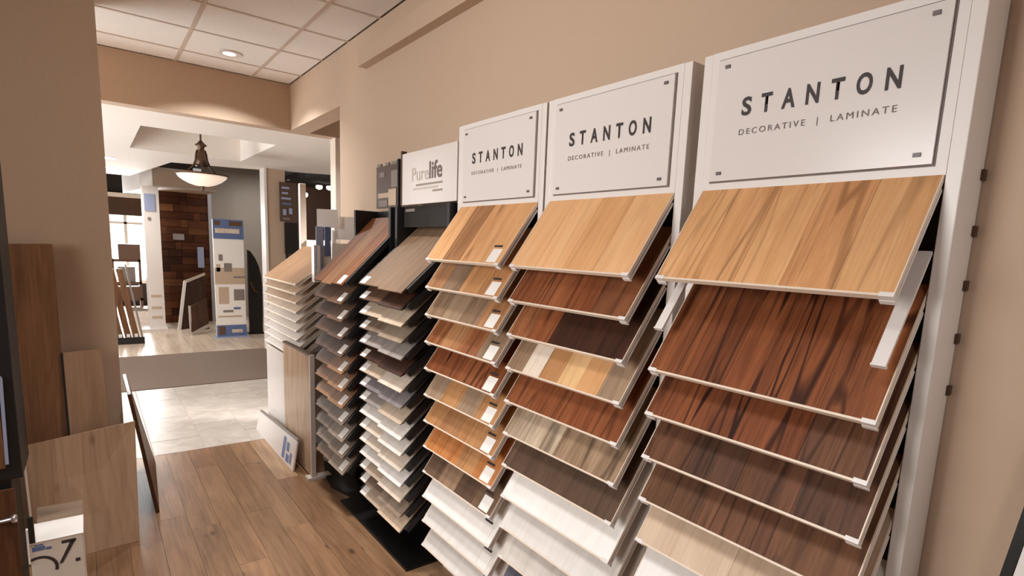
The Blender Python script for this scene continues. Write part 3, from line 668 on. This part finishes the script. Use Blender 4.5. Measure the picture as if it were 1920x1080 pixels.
# rack of leaning planks at the pier
t = thing('plank_rack', 'low black tray rack holding upright sample planks beside the pier', 'display rack', (0.35, 11.0, 0))
wpart('tray', MB().box(0.05, 0.6, 10.92, 11.2, 0.0, 0.06), BLACK, t)
wpart('lip', MB().box(0.05, 0.62, 10.9, 10.92, 0.0, 0.11), BLACK, t)
wpart('end_plate', MB().slab([(0.60, 11.2, 0.0), (0.60, 10.92, 0.0), (0.42, 10.98, 1.27), (0.42, 11.14, 1.27)], 0.02), GREYPR, t)
mk = [wood((74, 46, 30), (112, 76, 50), .3, 1, 'Z', rnd=.2), wood((96, 66, 44), (132, 96, 68), .3, 1, 'Z', rnd=.2)]
for k in range(4):
    x = 0.16+0.105*k
    where = ['leftmost', 'second from left', 'third from left', 'rightmost'][k]
    o = part('sample_plank', MB().hexa([(x, 10.96, 0.062), (x+0.085, 10.96, 0.062), (x+0.085, 11.0, 0.062), (x, 11.0, 0.062)], [(x-0.17, 11.02, 1.2), (x-0.09, 11.02, 1.2), (x-0.09, 11.06, 1.2), (x-0.17, 11.06, 1.2)]), mk[k % 2])
    tag(o, f'dark brown sample plank, {where} in the tray rack beside the pier', 'sample plank', 'planks in the tray rack')
    part('white_tip', MB().box(x+0.015, x+0.06, 10.945, 10.958, 0.065, 0.16), LABEL, o)
# white column display with blue sign
t = thing('column_display', 'white upright display column with a small blue sign beside the dark plank wall', 'display stand', (0.9, 12.5, 0))
wpart('column', MB().box(0.80, 1.045, 12.42, 12.75, 0.0, EYE+0.868), WHITE, t)
wpart('blue_sign', MB().box(0.822, 0.985, 12.405, 12.42, EYE+0.43, EYE+0.735), BLUEL, t)
wpart('knob', MB().box(0.86, 0.90, 12.405, 12.42, EYE+0.27, EYE+0.32), GREYPR, t)
wpart('foot', MB().box(0.66, 1.06, 12.2, 12.8, 0.0, 0.05), WHITE, t)
for z in (0.22, 0.4, 0.62): wpart('printed_shape', MB().box(0.84, 1.0, 12.412, 12.42, z, z+0.04), TANPR, t)
# hanging bulkhead over the kiosk
bk = struct('trim_2', MB().prism([(0.97, 12.4), (1.96, 12.4), (1.96, 13.4), (1.5, 15.0), (0.64, 15.0)], 'Z', EYE+0.87, EYE+1.22), plain('bulkhead_paint', (172, 146, 122), 0.8))
part('lit_side_face', MB().prism([(0.955, 12.385), (0.97, 12.39), (0.64, 15.0), (0.625, 15.0)], 'Z', EYE+0.865, EYE+1.222), WHITE, bk)  # white colour stands in for window light on the bulkhead's left face
struct('trim_3', MB().box(0.97, 1.97, 12.39, 12.4, EYE+0.87, EYE+0.90).box(0.98, 1.98, 12.395, 12.41, EYE+1.195, EYE+1.22), plain('grey_trim', (176, 160, 146), 0.8))
# plank wall
pw = struct('wall_plank', MB().box(1.09, 1.97, 13.42, 13.5, 0, EYE+0.95), plain('dark_backing', (40, 26, 18), 0.9))
pm = [wood((58, 28, 12), (88, 48, 25), .2, .6, 'X', 0.7, .2), wood((72, 39, 19), (102, 60, 34), .2, .6, 'X', 0.7, .2), wood((44, 20, 9), (68, 36, 19), .2, .6, 'X', 0.7, .2), wood((86, 52, 29), (112, 72, 44), .2, .6, 'X', 0.7, .2)]
nrow = 18; rh = (EYE+0.93)/nrow
for r_ in range(nrow):
    xs = [1.1] + sorted(random.sample([1.25, 1.36, 1.47, 1.6, 1.7, 1.82], 2)) + [1.96]
    for a, b_ in zip(xs, xs[1:]):
        o = part('wall_plank', MB().box(a+0.003, b_-0.003, 13.40-random.uniform(0, 0.012), 13.42, r_*rh+0.004, (r_+1)*rh-0.004), random.choice(pm), pw)
part('corner_trim', MB().box(1.965, 2.03, 13.37, 13.55, 0, EYE+0.95), plain('blue_grey_trim', (170, 164, 166), 0.6), pw)
o = part('wall_sign', MB().box(1.33, 1.52, 13.36, 13.385, EYE-0.07, EYE+0.05), plain('grey_blue_sign', (150, 142, 140), 0.5)); tag(o, 'small grey blue sign mounted on the dark plank wall', 'sign')
o = part('leaflet_holder', MB().box(1.74, 1.85, 13.33, 13.385, EYE-0.62, EYE-0.2), BLUEL); tag(o, 'pale blue leaflet holder on the right edge of the dark plank wall', 'holder')
# leaning sample panels before the plank wall
t = thing('display_sheet', 'larger dark panel with a white side edge leaning before the plank wall', 'sample panel', (1.5, 12.5, 0))
wpart('face', MB().slab([(1.25, 12.3, 0.0), (1.76, 12.75, 0.0), (1.80, 12.95, 1.03), (1.40, 12.55, 0.90)], 0.03), wood((56, 36, 24), (88, 58, 40), .2, .8, 'Z', rnd=0), t)
wpart('side_edge', MB().slab([(1.225, 12.28, 0.0), (1.275, 12.30, 0.0), (1.43, 12.54, 0.91), (1.385, 12.52, 0.91)], 0.03), LABEL, t)
wpart('top_edge', MB().slab([(1.40, 12.53, 0.86), (1.80, 12.93, 1.0), (1.80, 12.95, 1.05), (1.40, 12.55, 0.92)], 0.03), CR, t)
t = thing('display_sheet', 'smaller framed brown panel leaning in front of the larger dark panel', 'sample panel', (1.5, 11.7, 0))
wpart('face', MB().slab([(1.36, 11.55, 0.06), (1.68, 11.85, 0.06), (1.68, 12.0, 0.62), (1.37, 11.7, 0.5)], 0.02), wood((70, 46, 32), (104, 70, 50), .3, .8, 'Z', rnd=0), t)
wpart('frame', MB().slab([(1.335, 11.54, 0.0), (1.365, 11.55, 0.0), (1.375, 11.69, 0.52), (1.345, 11.68, 0.52)], 0.02).slab([(1.36, 11.54, 0.0), (1.69, 11.83, 0.1), (1.69, 11.84, 0.16), (1.36, 11.55, 0.05)], 0.02), plain('pale_metal', (196, 182, 172), 0.35), t)
# furniture before the storefront
t = thing('shelf_unit', 'dark brown shelf unit in front of the bright far window', 'shelf', (0.6, 14.0, 0))
for z in (0.42, 0.75, 1.2): wpart('shelf', MB().box(0.3, 0.80, 13.85, 14.2, z, z+0.05), BROWNPR, t)
for x in (0.32, 0.76): wpart('leg', MB().box(x, x+0.04, 13.85, 14.2, 0.0, 1.25), BROWNPR, t)
wpart('cabinet', MB().box(0.44, 0.80, 13.84, 14.2, 1.25, 1.55), plain('brown_cabinet', (98, 70, 52), 0.6), t)
wpart('drawer', MB().box(0.4, 0.76, 13.86, 14.15, 0.47, 0.70), plain('brown_cabinet', (98, 70, 52), 0.6), t)
wpart('basket', MB().box(0.42, 0.7, 13.9, 14.15, 0.8, 1.1), GREYPR, t)
t = thing('storage_box', 'pale grey box standing on the floor beneath the shelf unit', 'box', (0.7, 13.4, 0))
wpart('body', MB().box(0.52, 0.86, 13.2, 13.5, 0.0, 0.28), OW, t); wpart('lid', MB().box(0.51, 0.87, 13.19, 13.51, 0.28, 0.32), GREYPR, t)
# signs by the pillar
t = thing('sign_board', 'dark brown sign with pale blue lines hanging in front of the pillar', 'sign', (2.48, 9.42, EYE+0.3))
wpart('board', MB().box(2.36, 2.61, 9.38, 9.42, EYE+0.30, EYE+0.90), plain('dark_sign', (84, 62, 50), 0.6), t)
for z, a, b_, m in ((0.80, 2.39, 2.50, BLUEL), (0.72, 2.39, 2.48, BLUEL), (0.64, 2.38, 2.52, BLUEL), (0.56, 2.39, 2.53, BLUE), (0.40, 2.40, 2.45, BLUEL), (0.42, 2.49, 2.54, BLUEL), (0.33, 2.4, 2.5, GREYPR)):
    wpart('print_line', MB().box(a, b_, 9.374, 9.38, EYE+z, EYE+z+(0.09 if z in (0.40, 0.42) else 0.03)), m, t)
t = thing('chalk_panel', 'plain black panel below the dark lined sign beside the pillar', 'panel', (2.53, 9.45, 0))
wpart('panel', MB().box(2.43, 2.62, 9.40, 9.45, EYE-0.20, EYE+0.29), BLACK, t)
wpart('leg', MB().box(2.44, 2.47, 9.41, 9.44, 0, EYE-0.20), BLACK, t); wpart('leg', MB().box(2.58, 2.61, 9.41, 9.44, 0, EYE-0.20), BLACK, t)
# track lights in the far right ceiling
for (x, y, z, which) in ((4.10, 13.0, 1.225, 'left of the two high spotlights'), (4.33, 13.0, 1.232, 'right of the two high spotlights'), (3.19, 11.0, 0.87, 'lower spotlight left of the two high spotlights')):
    t = thing('spotlight', f'{which} glowing below the dark far ceiling', 'spotlight', (x, y, EYE+z))
    wpart('bulb', MB().lathe([(0.01, EYE+z-0.06), (0.06, EYE+z-0.04), (0.075, EYE+z), (0.05, EYE+z+0.05)], x, y, 16), plain('spot_glow', (255, 244, 226), .4, emit=3), t, smooth=True)
    wpart('housing', MB().lathe([(0.06, EYE+z+0.03), (0.06, EYE+z+0.06), (0.012, EYE+z+0.065), (0.012, EYE+1.30 if x > 3.4 else SOF+0.75)], x, y, 12), BLACK, t)
